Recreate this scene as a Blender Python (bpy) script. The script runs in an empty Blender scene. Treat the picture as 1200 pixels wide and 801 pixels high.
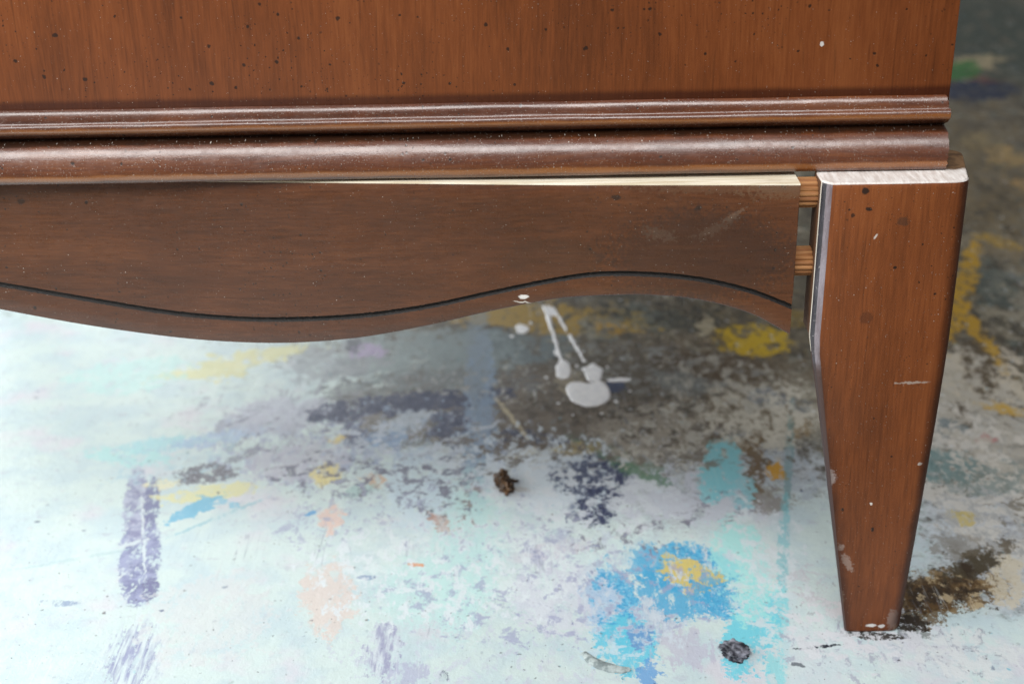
import bpy, bmesh, math, random
from mathutils import Vector, Matrix, noise as mnoise
random.seed(7)
S = bpy.context.scene
C = S.collection
PI = math.pi
rad = math.radians

# ------------------------------------------------------------------ camera
F_PX, W_PX, H_PX = 1667.0, 1200.0, 801.0
CAM_LOC = Vector((0, -0.4936, 0.3687))
CAM_ROT = Matrix.Rotation(PI/2 - rad(25), 3, 'X') @ Matrix.Rotation(rad(-1.0), 3, 'Z')
cam = bpy.data.cameras.new('camera')
cam.sensor_width = 36.0
cam.lens = 36.0 * F_PX / W_PX
cam.clip_start, cam.clip_end = 0.02, 60
cam.dof.use_dof = True
cam.dof.focus_distance = 0.545
cam.dof.aperture_fstop = 10.0
camo = bpy.data.objects.new('camera', cam)
C.objects.link(camo)
camo.matrix_world = Matrix.Translation(CAM_LOC) @ CAM_ROT.to_4x4()
S.camera = camo

# ------------------------------------------------------------------ light
world = bpy.data.worlds.new('World')
S.world = world
world.use_nodes = True
bg = world.node_tree.nodes['Background']
bg.inputs['Color'].default_value = (0.97, 0.97, 1.0, 1)
bg.inputs['Strength'].default_value = 0.21

def area(name, loc, target, sx, sy, power, color):
    l = bpy.data.lights.new(name, 'AREA')
    l.shape = 'RECTANGLE'
    l.size, l.size_y = sx, sy
    l.energy, l.color = power, color
    o = bpy.data.objects.new(name, l)
    C.objects.link(o)
    o.location = loc
    d = Vector(target) - Vector(loc)
    o.rotation_euler = d.to_track_quat('-Z', 'Y').to_euler()
    return o
# open garage door on the left, and the brighter yard beyond the left end
area('door_light', (-0.35, -1.05, 1.62), (0.0, 0.05, 0.1), 2.4, 0.75, 44, (1.0, 0.99, 0.98))
area('side_light', (-1.12, 0.22, 0.50), (0.0, 0.15, 0.0), 1.6, 0.9, 31, (0.96, 0.99, 0.98))

area('back_fill', (-0.75, 1.55, 0.62), (0.05, 0.25, 0.0), 1.3, 0.8, 14, (0.95, 0.99, 1.0))  # unseen lamp added to lift the floor under the dresser

S.view_settings.view_transform = 'Standard'
S.view_settings.look = 'None'
S.view_settings.exposure = 0.0
S.view_settings.gamma = 1.0
S.view_settings.use_curve_mapping = False
S.cycles.max_bounces = 8

# ------------------------------------------------------------------ helpers
def lin(r, g, b):
    def f(c):
        c /= 255.0
        return c/12.92 if c <= 0.04045 else ((c+0.055)/1.055)**2.4
    return (f(r), f(g), f(b), 1.0)

def ray(px, py):
    return CAM_ROT @ Vector(((px-W_PX/2)/F_PX, -(py-H_PX/2)/F_PX, -1.0))
def on_floor(px, py):                       # where a spot seen in the photograph lies on the floor
    d = ray(px, py); t = -CAM_LOC.z/d.z
    p = CAM_LOC + d*t
    return p.x, p.y
def on_front(px, py, y0, k=0.0):            # the same on an upright face y = y0 + k*x
    d = ray(px, py); t = (y0 + k*CAM_LOC.x - CAM_LOC.y)/(d.y - k*d.x)
    p = CAM_LOC + d*t
    return p.x, p.z

class NT:
    """small node-building helper"""
    def __init__(s, name):
        s.m = bpy.data.materials.new(name); s.m.use_nodes = True
        s.t = s.m.node_tree; s.t.nodes.clear()
        s.out = s.t.nodes.new('ShaderNodeOutputMaterial')
        s.bsdf = s.t.nodes.new('ShaderNodeBsdfPrincipled')
        s.t.links.new(s.bsdf.outputs[0], s.out.inputs[0])
        s.obj = s.t.nodes.new('ShaderNodeTexCoord').outputs['Object']
    def put(s, sock, v):
        if isinstance(v, bpy.types.NodeSocket): s.t.links.new(v, sock)
        elif v is not None: sock.default_value = v
    def n(s, typ, **kw):
        nd = s.t.nodes.new(typ)
        for k, v in kw.items(): setattr(nd, k, v)
        return nd
    def math(s, op, a, b=None, c=None, clamp=False):
        nd = s.n('ShaderNodeMath', operation=op, use_clamp=clamp)
        for i, v in enumerate((a, b, c)): s.put(nd.inputs[i], v)
        return nd.outputs[0]
    def vmath(s, op, a, b=None, scale=None):
        nd = s.n('ShaderNodeVectorMath', operation=op)
        s.put(nd.inputs[0], a); s.put(nd.inputs[1], b)
        if scale is not None: s.put(nd.inputs['Scale'], scale)
        return nd.outputs['Value'] if op in ('LENGTH', 'DISTANCE', 'DOT_PRODUCT') else nd.outputs['Vector']
    def noise(s, vec, scale, detail=4, rough=0.55, dist=0.0, col=False):
        nd = s.n('ShaderNodeTexNoise')
        s.put(nd.inputs['Vector'], vec)
        nd.inputs['Scale'].default_value = scale; nd.inputs['Detail'].default_value = detail
        nd.inputs['Roughness'].default_value = rough; nd.inputs['Distortion'].default_value = dist
        return nd.outputs['Color'] if col else nd.outputs[0]
    def mapping(s, vec, loc=(0,0,0), rot=(0,0,0), scale=(1,1,1), typ='POINT'):
        nd = s.n('ShaderNodeMapping', vector_type=typ)
        s.put(nd.inputs['Vector'], vec)
        nd.inputs['Location'].default_value = loc; nd.inputs['Rotation'].default_value = rot
        nd.inputs['Scale'].default_value = scale
        return nd.outputs[0]
    def smooth(s, v, a, b, lo=0.0, hi=1.0):
        nd = s.n('ShaderNodeMapRange', interpolation_type='SMOOTHSTEP')
        s.put(nd.inputs['Value'], v)
        nd.inputs['From Min'].default_value = a; nd.inputs['From Max'].default_value = b
        nd.inputs['To Min'].default_value = lo; nd.inputs['To Max'].default_value = hi
        return nd.outputs[0]
    def mix(s, fac, a, b):
        nd = s.n('ShaderNodeMix', data_type='RGBA')
        s.put(nd.inputs[0], fac); s.put(nd.inputs[6], a); s.put(nd.inputs[7], b)
        return nd.outputs[2]
    def xyz(s, v):
        nd = s.n('ShaderNodeSeparateXYZ'); s.put(nd.inputs[0], v); return nd.outputs
    def specks(s, vec, scale, rmin, rmax, keep, soft=0.35):
        """round specks of varied size in a share `keep` of the cells"""
        v = s.n('ShaderNodeTexVoronoi', voronoi_dimensions='2D')
        s.put(v.inputs['Vector'], vec); v.inputs['Scale'].default_value = scale
        ch = s.n('ShaderNodeSeparateColor'); s.put(ch.inputs[0], v.outputs['Color'])
        r = s.math('MULTIPLY_ADD', s.math('POWER', ch.outputs[1], 3.0), rmax-rmin, rmin)
        m = s.smooth(s.math('DIVIDE', v.outputs['Distance'], r), 1.0+soft, 1.0-soft)
        return s.math('MULTIPLY', m, s.math('LESS_THAN', ch.outputs[0], keep))

# ------------------------------------------------------------------ wood
def wood(name, axis, dark, mid, light, marks=(), origin=(0,0,0), speck=1.0, dust=1.0, rough=0.36, coat=0.5, coat_rough=0.14, bump=.35, base_dark=None, coat_ior=1.5, leg_edges=False, groove_shade=None, warm_bands=()):
    """stained, lacquered wood; grain runs along `axis` ('X' or 'Z'); marks are blots (x, z, rx, rz, colour, opacity)"""
    n = NT(name)
    P = n.obj
    x, y, z = n.xyz(P)
    cmb = n.n('ShaderNodeCombineXYZ')
    if axis == 'Z': n.put(cmb.inputs[0], x); n.put(cmb.inputs[1], z)
    else: n.put(cmb.inputs[0], z); n.put(cmb.inputs[1], x)
    n.put(cmb.inputs[2], y)
    G = cmb.outputs[0]                                   # X across the grain, Y along it
    cmb2 = n.n('ShaderNodeCombineXYZ'); n.put(cmb2.inputs[0], x); n.put(cmb2.inputs[1], z)
    FL = cmb2.outputs[0]
    warp = n.vmath('SCALE', n.vmath('SUBTRACT', n.noise(n.mapping(G, scale=(1, .35, 1)), 9, 3, .5, col=True), (.5,.5,.5)), scale=0.018)
    G = n.vmath('ADD', G, warp)
    broad = n.noise(n.mapping(G, scale=(1, .12, 1)), 28, 4, .55)
    fibre = n.noise(n.mapping(G, scale=(1, .045, 1)), 380, 4, .62)
    fine = n.noise(n.mapping(G, scale=(1, .06, 1)), 1300, 2, .6)
    blotch = n.noise(P, 17, 4, .55)
    t = n.math('ADD', n.math('MULTIPLY', broad, .66), n.math('MULTIPLY', fibre, .36))
    t = n.math('ADD', t, n.math('MULTIPLY', blotch, .45))
    t = n.math('ADD', t, n.math('MULTIPLY', fine, .46))
    t = n.smooth(t, .55, 1.42)
    rp = n.n('ShaderNodeValToRGB')
    e = rp.color_ramp.elements
    e[0].position, e[0].color = 0.0, dark
    e[1].position, e[1].color = 1.0, light
    k = e.new(.5); k.color = mid
    n.put(rp.inputs[0], t)
    col = rp.outputs[0]
    # open pores: short dark dashes along the grain
    pores = n.noise(n.mapping(G, scale=(1, .035, 1)), 900, 2, .5)
    col = n.mix(n.smooth(pores, .60, .72, 0, .25), col, (dark[0]*.35, dark[1]*.35, dark[2]*.4, 1))
    wob = n.vmath('SCALE', n.vmath('SUBTRACT', n.noise(P, 420, 2, .5, col=True), (.5,.5,.5)), scale=.0016)
    FW = n.vmath('ADD', FL, wob)
    # sprayed distress specks
    zone = n.smooth(n.noise(P, 24, 2, .5), .42, .62)
    black = (.012, .008, .006, 1)
    a = n.specks(FW, 115, .020, .075, .45*speck)
    b = n.math('MULTIPLY', n.specks(n.mapping(FW, loc=(.31,.17,0)), 250, .04, .11, .42*speck), zone)
    c = n.math('MULTIPLY', n.specks(n.mapping(FW, loc=(.11,.57,0)), 460, .07, .17, .30*speck), zone)
    sp = n.math('MAXIMUM', a, n.math('MAXIMUM', b, c))
    col = n.mix(n.math('MULTIPLY', sp, .85), col, black)
    for (mx, mz, rx, rz, mc, op, *rest) in marks:
        rot = rest[0] if rest else 0.0
        kk = rest[1] if len(rest) > 1 else .5
        L = n.vmath('LENGTH', n.mapping(FW, loc=(mx-origin[0], mz-origin[2], 0), rot=(0,0,rot), scale=(rx, rz, 1), typ='TEXTURE'))
        L = n.math('MULTIPLY_ADD', n.math('SUBTRACT', n.noise(P, 700, 3, .6), .5), kk*2, L)
        col = n.mix(n.smooth(L, 1.25, .75, 0, op), col, mc)
    if base_dark:                                       # darker red-brown along the foot of the panel, above the moulding
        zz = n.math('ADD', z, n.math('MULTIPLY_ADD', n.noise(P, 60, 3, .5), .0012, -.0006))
        col = n.mix(n.smooth(zz, base_dark+.0016, base_dark-.0010, 0, .75), col, (.040, .006, .002, 1))
    if groove_shade:                                             # shade in the moulding's groove, painted dark into the colour
        zz = n.math('ABSOLUTE', n.math('SUBTRACT', n.math('ADD', z, n.math('MULTIPLY_ADD', n.noise(P, 130, 4, .6), .0012, -.0006)), groove_shade[0]))
        bm_ = n.smooth(zz, groove_shade[1]*1.5, groove_shade[1]*.5, 0, .80)
        col = n.mix(bm_, col, (.008, .005, .003, 1))
    for r0, rh in warm_bands:                                   # warmer, lighter wood tone along the bead edges
        zz = n.math('ABSOLUTE', n.math('SUBTRACT', n.math('ADD', z, n.math('MULTIPLY_ADD', n.noise(P, 70, 4, .6), .0016, -.0008)), r0))
        col = n.mix(n.smooth(zz, rh, rh*.3, 0, .75), col, n.mix(t, (.24, .072, .012, 1), (.40, .15, .032, 1)))
    if leg_edges:                                        # toned finish along both front edges; shade of the outer round painted in
        low = n.math('DIVIDE', n.math('SUBTRACT', .1345, z), .1345, clamp=True)
        wv = n.math('MULTIPLY_ADD', n.noise(P, 90, 4, .6), .004, -.002)
        xo = n.math('ADD', x, wv)
        dr = n.math('SUBTRACT', n.math('MULTIPLY_ADD', low, -.0066, .1694-origin[0]), xo)
        dl = n.math('SUBTRACT', xo, n.math('MULTIPLY_ADD', low, .0239, .1145-origin[0]))
        dl = n.math('ADD', dl, n.math('MULTIPLY', n.math('LESS_THAN', low, .001), .004))
        ed = n.math('MAXIMUM', n.smooth(dr, .0066, .0012, 0, .80), n.smooth(dl, .0056, .0010, 0, .70))
        ed = n.math('MULTIPLY', ed, n.math('GREATER_THAN', x, 0.0))
        col = n.mix(ed, col, (.030, .010, .006, 1))
    # dust: pale grit
    d1 = n.specks(n.mapping(FL, loc=(.7,.2,0)), 700, .05, .13, .035*dust)
    d2 = n.specks(n.mapping(FL, loc=(.4,.9,0)), 2000, .08, .24, .10*dust)
    dust_m = n.math('MAXIMUM', d1, d2)
    col = n.mix(n.math('MULTIPLY', dust_m, .8), col, (.62, .58, .52, 1))
    n.put(n.bsdf.inputs['Base Color'], col)
    rg = n.math('MULTIPLY_ADD', n.noise(P, 260, 4, .6), .22, rough-.11)
    rg = n.math('ADD', rg, n.math('MULTIPLY', n.noise(P, 30, 3, .6), .14))
    n.put(n.bsdf.inputs['Roughness'], n.math('MAXIMUM', rg, n.math('MULTIPLY', dust_m, .8)))
    n.bsdf.inputs['Specular IOR Level'].default_value = .30
    n.bsdf.inputs['Coat IOR'].default_value = coat_ior
    n.bsdf.inputs['Coat Weight'].default_value = coat
    if groove_shade: n.put(n.bsdf.inputs['Coat Weight'], n.math('MULTIPLY_ADD', bm_, -coat*.85, coat))
    n.put(n.bsdf.inputs['Coat Roughness'], n.math('MULTIPLY_ADD', n.math('ADD', n.noise(n.mapping(P, loc=(4,4,4)), 55, 5, .65), n.noise(n.mapping(P, loc=(1,8,2)), 350, 4, .6)), .40, coat_rough-.34))
    bp = n.n('ShaderNodeBump')
    bp.inputs['Strength'].default_value = bump; bp.inputs['Distance'].default_value = .00025
    h = n.math('ADD', n.math('MULTIPLY', fibre, .5), n.math('MULTIPLY', n.noise(P, 1500, 3, .6), .55))
    h = n.math('SUBTRACT', h, n.math('MULTIPLY', sp, .6))
    n.put(bp.inputs['Height'], n.math('ADD', h, n.math('MULTIPLY', dust_m, .8)))
    n.put(n.bsdf.inputs['Normal'], bp.outputs[0]); n.put(n.bsdf.inputs['Coat Normal'], bp.outputs[0])
    return n.m

def bare_wood(name, c0, c1, axis=(1, .05, 1), scale=500, dirt=.25, top_shade=None):
    n = NT(name)
    g = n.noise(n.mapping(n.obj, scale=axis), scale, 4, .6)
    b = n.noise(n.obj, 60, 4, .6)
    col = n.mix(n.smooth(g, .35, .7), c0, c1)
    col = n.mix(n.smooth(b, .55, .8, 0, dirt), col, (.25, .16, .09, 1))
    d = n.noise(n.obj, 900, 3, .6)
    col = n.mix(n.smooth(d, .68, .76, 0, .6), col, (.12, .07, .04, 1))
    if top_shade is not None:                                 # carcass shadow over the back of the leg top, painted brown
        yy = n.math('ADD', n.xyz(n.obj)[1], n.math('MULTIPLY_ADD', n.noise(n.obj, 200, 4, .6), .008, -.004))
        shade_c = n.mix(n.smooth(n.noise(n.obj, 160, 4, .6), .4, .6), (.085, .042, .016, 1), (.19, .105, .045, 1))
        col = n.mix(n.smooth(yy, top_shade-.001, top_shade+.0012), col, shade_c)
    n.put(n.bsdf.inputs['Base Color'], col)
    n.bsdf.inputs['Roughness'].default_value = .7
    bp = n.n('ShaderNodeBump'); bp.inputs['Strength'].default_value = .4; bp.inputs['Distance'].default_value = .0004
    n.put(bp.inputs['Height'], g); n.put(n.bsdf.inputs['Normal'], bp.outputs[0])
    return n.m

# ------------------------------------------------------------------ floor: paint-stained concrete
def floor_material(tile):
    n = NT('paint_stained_concrete')
    P = n.obj
    f_fine = n.noise(P, 520, 4, .65)
    f_mid = n.noise(n.mapping(P, loc=(3,1,0)), 130, 6, .65)
    f_coarse = n.noise(n.mapping(P, loc=(7,5,0)), 36, 6, .62)
    f_scr = n.noise(n.mapping(P, rot=(0,0,.55), scale=(1,.09,1)), 420, 4, .6)
    f_scr2 = n.noise(n.mapping(P, rot=(0,0,-.9), scale=(1,.12,1)), 330, 5, .65)
    NO = {'f': f_fine, 'm': f_mid, 'c': f_coarse, 's': f_scr, 't': f_scr2,
          'x': n.math('MULTIPLY_ADD', n.math('ADD', f_mid, f_fine), .5, 0.0)}
    wear = [n.smooth(n.noise(n.mapping(P, loc=(q*3.1, q*1.7, 0), rot=(0,0,q*.8), scale=(1,.5,1)), sc, 9, .76, .2), .425, .475, lo, 1.0)
            for q, (sc, lo) in enumerate(((80, .10), (130, .15), (200, .10), (60, .20)))]
    rag = [n.noise(n.mapping(P, loc=(q*5.3, 2+q*2.9, 0), rot=(0,0,q*1.1), scale=(1, an, 1)), sc, 10, .77, .3)
           for q, (sc, an) in enumerate(((48, 1), (75, .5), (110, 1), (60, .35), (150, .6)))]
    edge = n.math('MULTIPLY_ADD', n.noise(n.mapping(P, loc=(9,2,0)), 700, 5, .72), .8, -.4)
    def warp(sc, amp):
        return n.vmath('ADD', P, n.vmath('SCALE', n.vmath('SUBTRACT', n.noise(P, sc, 4, .6, col=True), (.5,.5,.5)), scale=amp))
    WP = {'w': warp(170, .016), 'W': warp(45, .055), '0': warp(300, .004)}
    # bare slab
    col = n.mix(n.smooth(f_coarse, .35, .65), lin(84,78,66), lin(126,119,103))
    col = n.mix(n.smooth(f_mid, .48, .70, 0, .7), col, lin(160,154,140))
    col = n.mix(n.smooth(f_mid, .48, .30, 0, .75), col, lin(66,58,47))
    col = n.mix(n.smooth(n.noise(P, 62, 5, .7, .6), .56, .66, 0, .55), col, lin(104,120,118))
    col = n.mix(n.smooth(n.noise(n.mapping(P, loc=(2,9,0)), 48, 5, .7, .6), .60, .68, 0, .6), col, lin(150,132,84))
    col = n.mix(n.smooth(n.noise(n.mapping(P, loc=(12,4,0)), 70, 6, .7, .4), .60, .66, 0, .7), col, lin(178,170,156))
    st = [None]
    def stain(px, py, rx, ry, rot, c, op=.9, nz='m', k=.6, w='w', soft=.05, worn=True):
        a = rad(rot)
        cx, cy = on_floor(px, py)
        ex = on_floor(px + math.cos(a)*2, py + math.sin(a)*2); ex = (ex[0]-cx, ex[1]-cy)
        ey = on_floor(px - math.sin(a)*2, py + math.cos(a)*2); ey = (ey[0]-cx, ey[1]-cy)
        area_ = abs(ex[0]*ey[1]-ex[1]*ey[0])/4*rx*ry
        if rx >= ry:
            lx = math.hypot(*ex)/2*rx; ly = area_/lx; ang = math.atan2(ex[1], ex[0])
        else:
            ly = math.hypot(*ey)/2*ry; lx = area_/ly; ang = math.atan2(ey[1], ey[0]) + PI/2
        g = 1 + soft + .75*k
        amp = {'w': .0075, 'W': .028, '0': .0025}[w]
        bx = math.hypot(lx*math.cos(ang), ly*math.sin(ang))*g + amp
        by = math.hypot(lx*math.sin(ang), ly*math.cos(ang))*g + amp
        if cx+bx < tile[0] or cx-bx > tile[1] or cy+by < tile[2] or cy-by > tile[3]: return   # does not reach this slab
        vm = n.n('ShaderNodeVectorMath', operation='MULTIPLY_ADD')      # keeps the stains evaluated one after another
        n.put(vm.inputs[0], st[0]); vm.inputs[1].default_value = (1e-9, 1e-9, 1e-9); n.put(vm.inputs[2], WP[w])
        L0 = n.vmath('LENGTH', n.mapping(vm.outputs[0], loc=(cx, cy, 0), rot=(0,0,ang), scale=(lx, ly, 1), typ='TEXTURE'))
        L = n.math('MULTIPLY_ADD', NO[nz], -2*k, L0)
        if worn: L = n.math('ADD', L, edge)
        f = n.smooth(L, 1+soft-k, 1-soft-k, 0, op)
        if worn: f = n.math('MULTIPLY', f, wear[int(px+py) % 4])
        if isinstance(c, tuple) and isinstance(c[0], bpy.types.NodeSocket):      # two-tone paint
            cc = n.mix(n.smooth(n.math('MULTIPLY_ADD', L0, 1e-9, c[0]), .40, .60), lin(*c[1]), lin(*c[2]))
        elif isinstance(c, bpy.types.NodeSocket): cc = c
        else: cc = lin(*c)
        st[0] = n.mix(f, st[0], cc)
    def patches(px, py, rx, ry, rot, c, q, cover=.5, op=.9, fade=.5):
        """hard-edged scraps of an old coat scattered over an area"""
        a = rad(rot); cx, cy = on_floor(px, py)
        ex = on_floor(px + math.cos(a)*2, py + math.sin(a)*2); ex = (ex[0]-cx, ex[1]-cy)
        ey = on_floor(px - math.sin(a)*2, py + math.cos(a)*2); ey = (ey[0]-cx, ey[1]-cy)
        lx = math.hypot(*ex)/2*rx; ly = abs(ex[0]*ey[1]-ex[1]*ey[0])/4*rx*ry/lx; ang = math.atan2(ex[1], ex[0])
        bx = math.hypot(lx*math.cos(ang), ly*math.sin(ang))*1.15+.03; by = math.hypot(lx*math.sin(ang), ly*math.cos(ang))*1.15+.03
        if cx+bx < tile[0] or cx-bx > tile[1] or cy+by < tile[2] or cy-by > tile[3]: return
        vm = n.n('ShaderNodeVectorMath', operation='MULTIPLY_ADD')
        n.put(vm.inputs[0], st[0]); vm.inputs[1].default_value = (1e-9, 1e-9, 1e-9); n.put(vm.inputs[2], WP['W'])
        L = n.vmath('LENGTH', n.mapping(vm.outputs[0], loc=(cx, cy, 0), rot=(0,0,ang), scale=(lx, ly, 1), typ='TEXTURE'))
        th = .5 + (.5-cover)*.36                          # share of the area covered
        v = n.math('ADD', rag[q], n.smooth(L, fade, 1.1, 0.0, -.35))
        f = n.smooth(v, th-.012, th+.016, 0, op)
        if isinstance(c[0], bpy.types.NodeSocket):
            cc = n.mix(n.smooth(n.math('MULTIPLY_ADD', L, 1e-9, c[0]), .40, .60), lin(*c[1]), lin(*c[2]))
        else: cc = lin(*c)
        st[0] = n.mix(f, st[0], cc)
    st[0] = col
    # ---- broad coats of pale paint (mottled)
    wl = n.mix(n.smooth(f_coarse, .40, .62), lin(214,231,230), lin(203,222,228))
    wl = n.mix(n.smooth(n.noise(n.mapping(P, loc=(5,5,0)), 20, 5, .6), .52, .68, 0, .8), wl, lin(220,218,228))
    wl = n.mix(n.smooth(f_mid, .55, .72, 0, .55), wl, lin(190,194,208))
    wg = n.mix(n.smooth(f_mid, .40, .62), lin(178,182,188), lin(205,212,220))
    wg = n.mix(n.smooth(f_fine, .55, .68, 0, .6), wg, lin(138,134,134))
    gb = n.mix(n.smooth(f_mid, .40, .62), lin(112,124,136), lin(150,160,168))
    stain(600, 470, 330, 75, 3, gb, .55, 'm', 1.2, 'W', .6, worn=False)
    stain(660, 720, 620, 230, 0, wl, .95, 'm', .7, 'W', .18, worn=False)
    stain(430, 520, 250, 85, 8, wg, .9, 'x', 1.3, 'W', .25, worn=False)
    stain(590, 620, 400, 80, 4, wl, .92, 'x', 1.5, 'w', .2, worn=False)
    stain(150, 600, 400, 270, 0, wl, 1.0, 'm', .7, 'W', .2, worn=False)
    stain(60, 440, 300, 110, 6, wl, 1.0, 'm', .8, 'W', .3, worn=False)
    stain(300, 470, 170, 60, 0, wl, .9, 'x', 1.2, 'W', .3, worn=False)
    stain(910, 470, 100, 48, 6, lin_mix(n, f_mid, (190,186,172), (150,145,132)), .9, 'x', 1.4, 'w', .15, worn=False)
    stain(820, 560, 170, 60, 5, wg, .75, 'x', 1.7, 'w', .3, worn=False)
    stain(1150, 520, 110, 110, 0, lin_mix(n, f_mid, (172,170,162), (196,195,190)), .85, 'x', 1.8, 'w', .2, worn=False)
    stain(1170, 640, 90, 90, 0, wg, .8, 'x', 1.6, 'w', .2, worn=False)
    stain(1100, 790, 190, 75, -12, wl, .95, 'x', .9, 'w', .15, worn=False)
    stain(960, 700, 140, 140, 0, wl, .85, 'x', 1.1, 'w', .2, worn=False)
    stain(1130, 450, 60, 30, 0, (196,190,176), .7, 'x', 1.5, 'w', .2, worn=False)
    stain(1185, 350, 30, 40, 0, (170,165,150), .6, 'x', 1.5, 'w', .2, worn=False)
    stain(500, 1500, 900, 660, 0, lin_mix(n, f_coarse, (206,196,172), (188,170,138)), .95, 'm', .6, 'W', .2, worn=False)  # unseen tan coat in front, added to warm the moulding's reflections
    stain(-250, 1250, 700, 560, 0, wl, 1.0, 'm', .6, 'W', .3, worn=False)  # unseen white coat at front left, added to brighten the apron's sheen
    # ---- scraps of old coats
    patches(560, 480, 260, 90, 6, lin_mix(n, f_mid, (126,118,108), (96,88,78)), 0, .55, .9)
    patches(520, 520, 260, 80, 8, lin_mix(n, f_mid, (150,164,196), (190,200,220)), 1, .45, .85)
    patches(600, 560, 260, 70, 8, (206,220,232), 2, .5, .9)
    patches(640, 520, 240, 70, 6, (150,142,132), 4, .35, .85)
    patches(700, 470, 200, 70, 4, (92,80,64), 1, .45, .9)
    patches(680, 450, 180, 50, 0, (176,170,158), 2, .40, .8)
    patches(860, 490, 140, 70, 4, (206,202,190), 0, .60, .9)
    patches(850, 470, 150, 80, 4, (112,98,76), 3, .40, .85)
    patches(900, 560, 110, 60, 4, (186,196,206), 2, .5, .9)
    patches(800, 580, 180, 50, 6, (206,212,224), 1, .55, .9)
    patches(760, 420, 200, 50, 4, (128,124,112), 4, .5, .8)
    patches(790, 380, 140, 40, 4, (148,138,112), 2, .4, .8)
    patches(350, 520, 190, 80, 4, (178,186,210), 4, .45, .8)
    patches(340, 480, 170, 60, -6, (168,172,186), 3, .40, .8)
    patches(480, 600, 260, 80, 6, (176,182,206), 4, .33, .75)
    patches(660, 680, 300, 110, 4, (190,196,216), 3, .40, .7)
    patches(620, 640, 300, 120, 0, (224,238,240), 0, .45, .8)
    patches(560, 760, 300, 80, 0, (204,210,224), 4, .36, .7)
    patches(960, 720, 150, 110, 0, (206,206,214), 2, .45, .8)
    patches(950, 700, 150, 110, 0, (166,164,172), 4, .26, .7)
    patches(1140, 560, 110, 150, 0, (212,210,204), 0, .60, .9)
    patches(1150, 520, 110, 150, 0, (136,130,118), 2, .45, .85)
    patches(1140, 600, 110, 130, 0, (96,88,76), 4, .33, .85)
    patches(1160, 440, 90, 60, 0, (204,196,180), 1, .55, .9)
    patches(1160, 470, 90, 80, 0, (104,94,78), 3, .38, .85)
    patches(1170, 340, 90, 80, 0, (150,144,126), 0, .45, .7)
    patches(1170, 360, 90, 90, 0, (76,72,60), 1, .42, .8)
    patches(1160, 230, 90, 110, 0, (138,126,102), 2, .40, .75)
    patches(1170, 160, 90, 110, 0, (120,108,84), 0, .42, .75)
    patches(1160, 250, 90, 150, 0, (70,64,52), 3, .42, .7)
    # ---- far floor, upper right
    stain(1175, 40, 90, 60, 0, (62,78,70), .8, 'm', .8, 'W', .4)
    stain(1145, 72, 24, 11, 8, (172,160,132), .9, 'm', .5, 'W')
    stain(1126, 84, 22, 12, 5, (58,120,62), .95, 'm', .5, 'W')
    stain(1142, 107, 44, 13, -8, (36,52,80), .95, 'm', .6, 'W')
    stain(1150, 92, 12, 6, 0, (120,50,50), .5, 'm', .6, 'W')
    stain(1178, 183, 22, 13, 0, (168,146,104), .85, 'm', .6, 'W')
    stain(1150, 165, 24, 9, 0, (150,136,104), .7, 'm', .9, 'W')
    stain(1192, 216, 16, 10, 0, (170,142,96), .8, 'm', .6, 'W')
    stain(1150, 235, 14, 9, 0, (112,100,78), .7, 'm', .6, 'W')
    stain(1165, 285, 40, 14, 10, (160,150,130), .6, 'x', 1.2, 'W')
    stain(1160, 330, 30, 30, 0, (92,106,104), .6, 'm', 1.0, 'W')
    stain(1130, 335, 12, 62, 14, (188,152,40), .9, 'm', .9, 'w')
    stain(1150, 395, 9, 42, -32, (192,156,44), .85, 'm', .9, 'w')
    stain(1170, 283, 28, 6, 20, (184,152,50), .7, 'x', .9, 'w')
    stain(1148, 430, 20, 34, -10, (98,86,66), .9, 'm', .5, 'w')
    stain(1180, 480, 34, 6, 12, (204,170,80), .85, 'x', .7, 'w')
    stain(1104, 545, 50, 20, 6, (116,148,150), .8, 'x', 1.0, 'w')
    stain(1160, 560, 50, 22, -15, (132,148,146), .7, 'x', 1.2, 'w')
    stain(1112, 500, 20, 12, 0, (106,126,134), .7, 'x', 1.0, 'w')
    stain(1153, 514, 10, 7, -30, (190,120,124), .8, 'x', .8, 'w')
    stain(1130, 605, 18, 9, 10, (204,186,110), .75, 'x', .9, 'w')
    stain(1125, 640, 34, 16, -10, (150,146,138), .7, 'x', 1.2, 'w')
    brn = lin_mix(n, f_mid, (92,74,48), (150,128,92))  # brown dirt right of the foot, with the leg's shadow painted in
    stain(1105, 692, 74, 28, -12, brn, .95, 'x', 1.2, 'w', .12)
    stain(1150, 655, 46, 16, -30, (108,98,80), .85, 'x', 1.2, 'w')
    stain(1075, 715, 26, 24, -20, (120,98,62), .85, 'x', .9, 'w')
    stain(1070, 742, 22, 9, 0, (98,92,84), .6, 'x', 1.2, 'w')
    stain(1182, 680, 22, 30, 0, (214,206,186), .8, 'x', .8, 'w')
    stain(1090, 700, 10, 9, 0, (160,110,54), .7, 'x', .9, 'w')
    # ---- under the dresser
    stain(780, 425, 190, 40, 4, lin_mix(n, f_mid, (96,86,70), (128,116,98)), .8, 'm', .9, 'W', .3)
    stain(640, 372, 120, 18, 3, (186,156,64), .75, 'm', 1.2, 'W')
    stain(715, 383, 16, 12, 30, (196,158,56), .85, 'm', .7, 'w')
    stain(770, 372, 60, 14, 4, (110,122,120), .6, 'm', 1.0, 'W')
    stain(590, 405, 80, 20, 2, (126,142,150), .75, 'm', .9, 'W')
    stain(700, 385, 22, 12, 0, (126,134,134), .7, 'm', .8, 'W')
    stain(815, 375, 40, 16, 20, (78,80,72), .8, 'm', 1.1, 'W')
    stain(827, 382, 10, 12, 0, (180,172,150), .8, 'm', 1.0, 'w')
    stain(882, 398, 38, 22, -12, (196,168,38), .97, 'm', .55, 'w')
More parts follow.
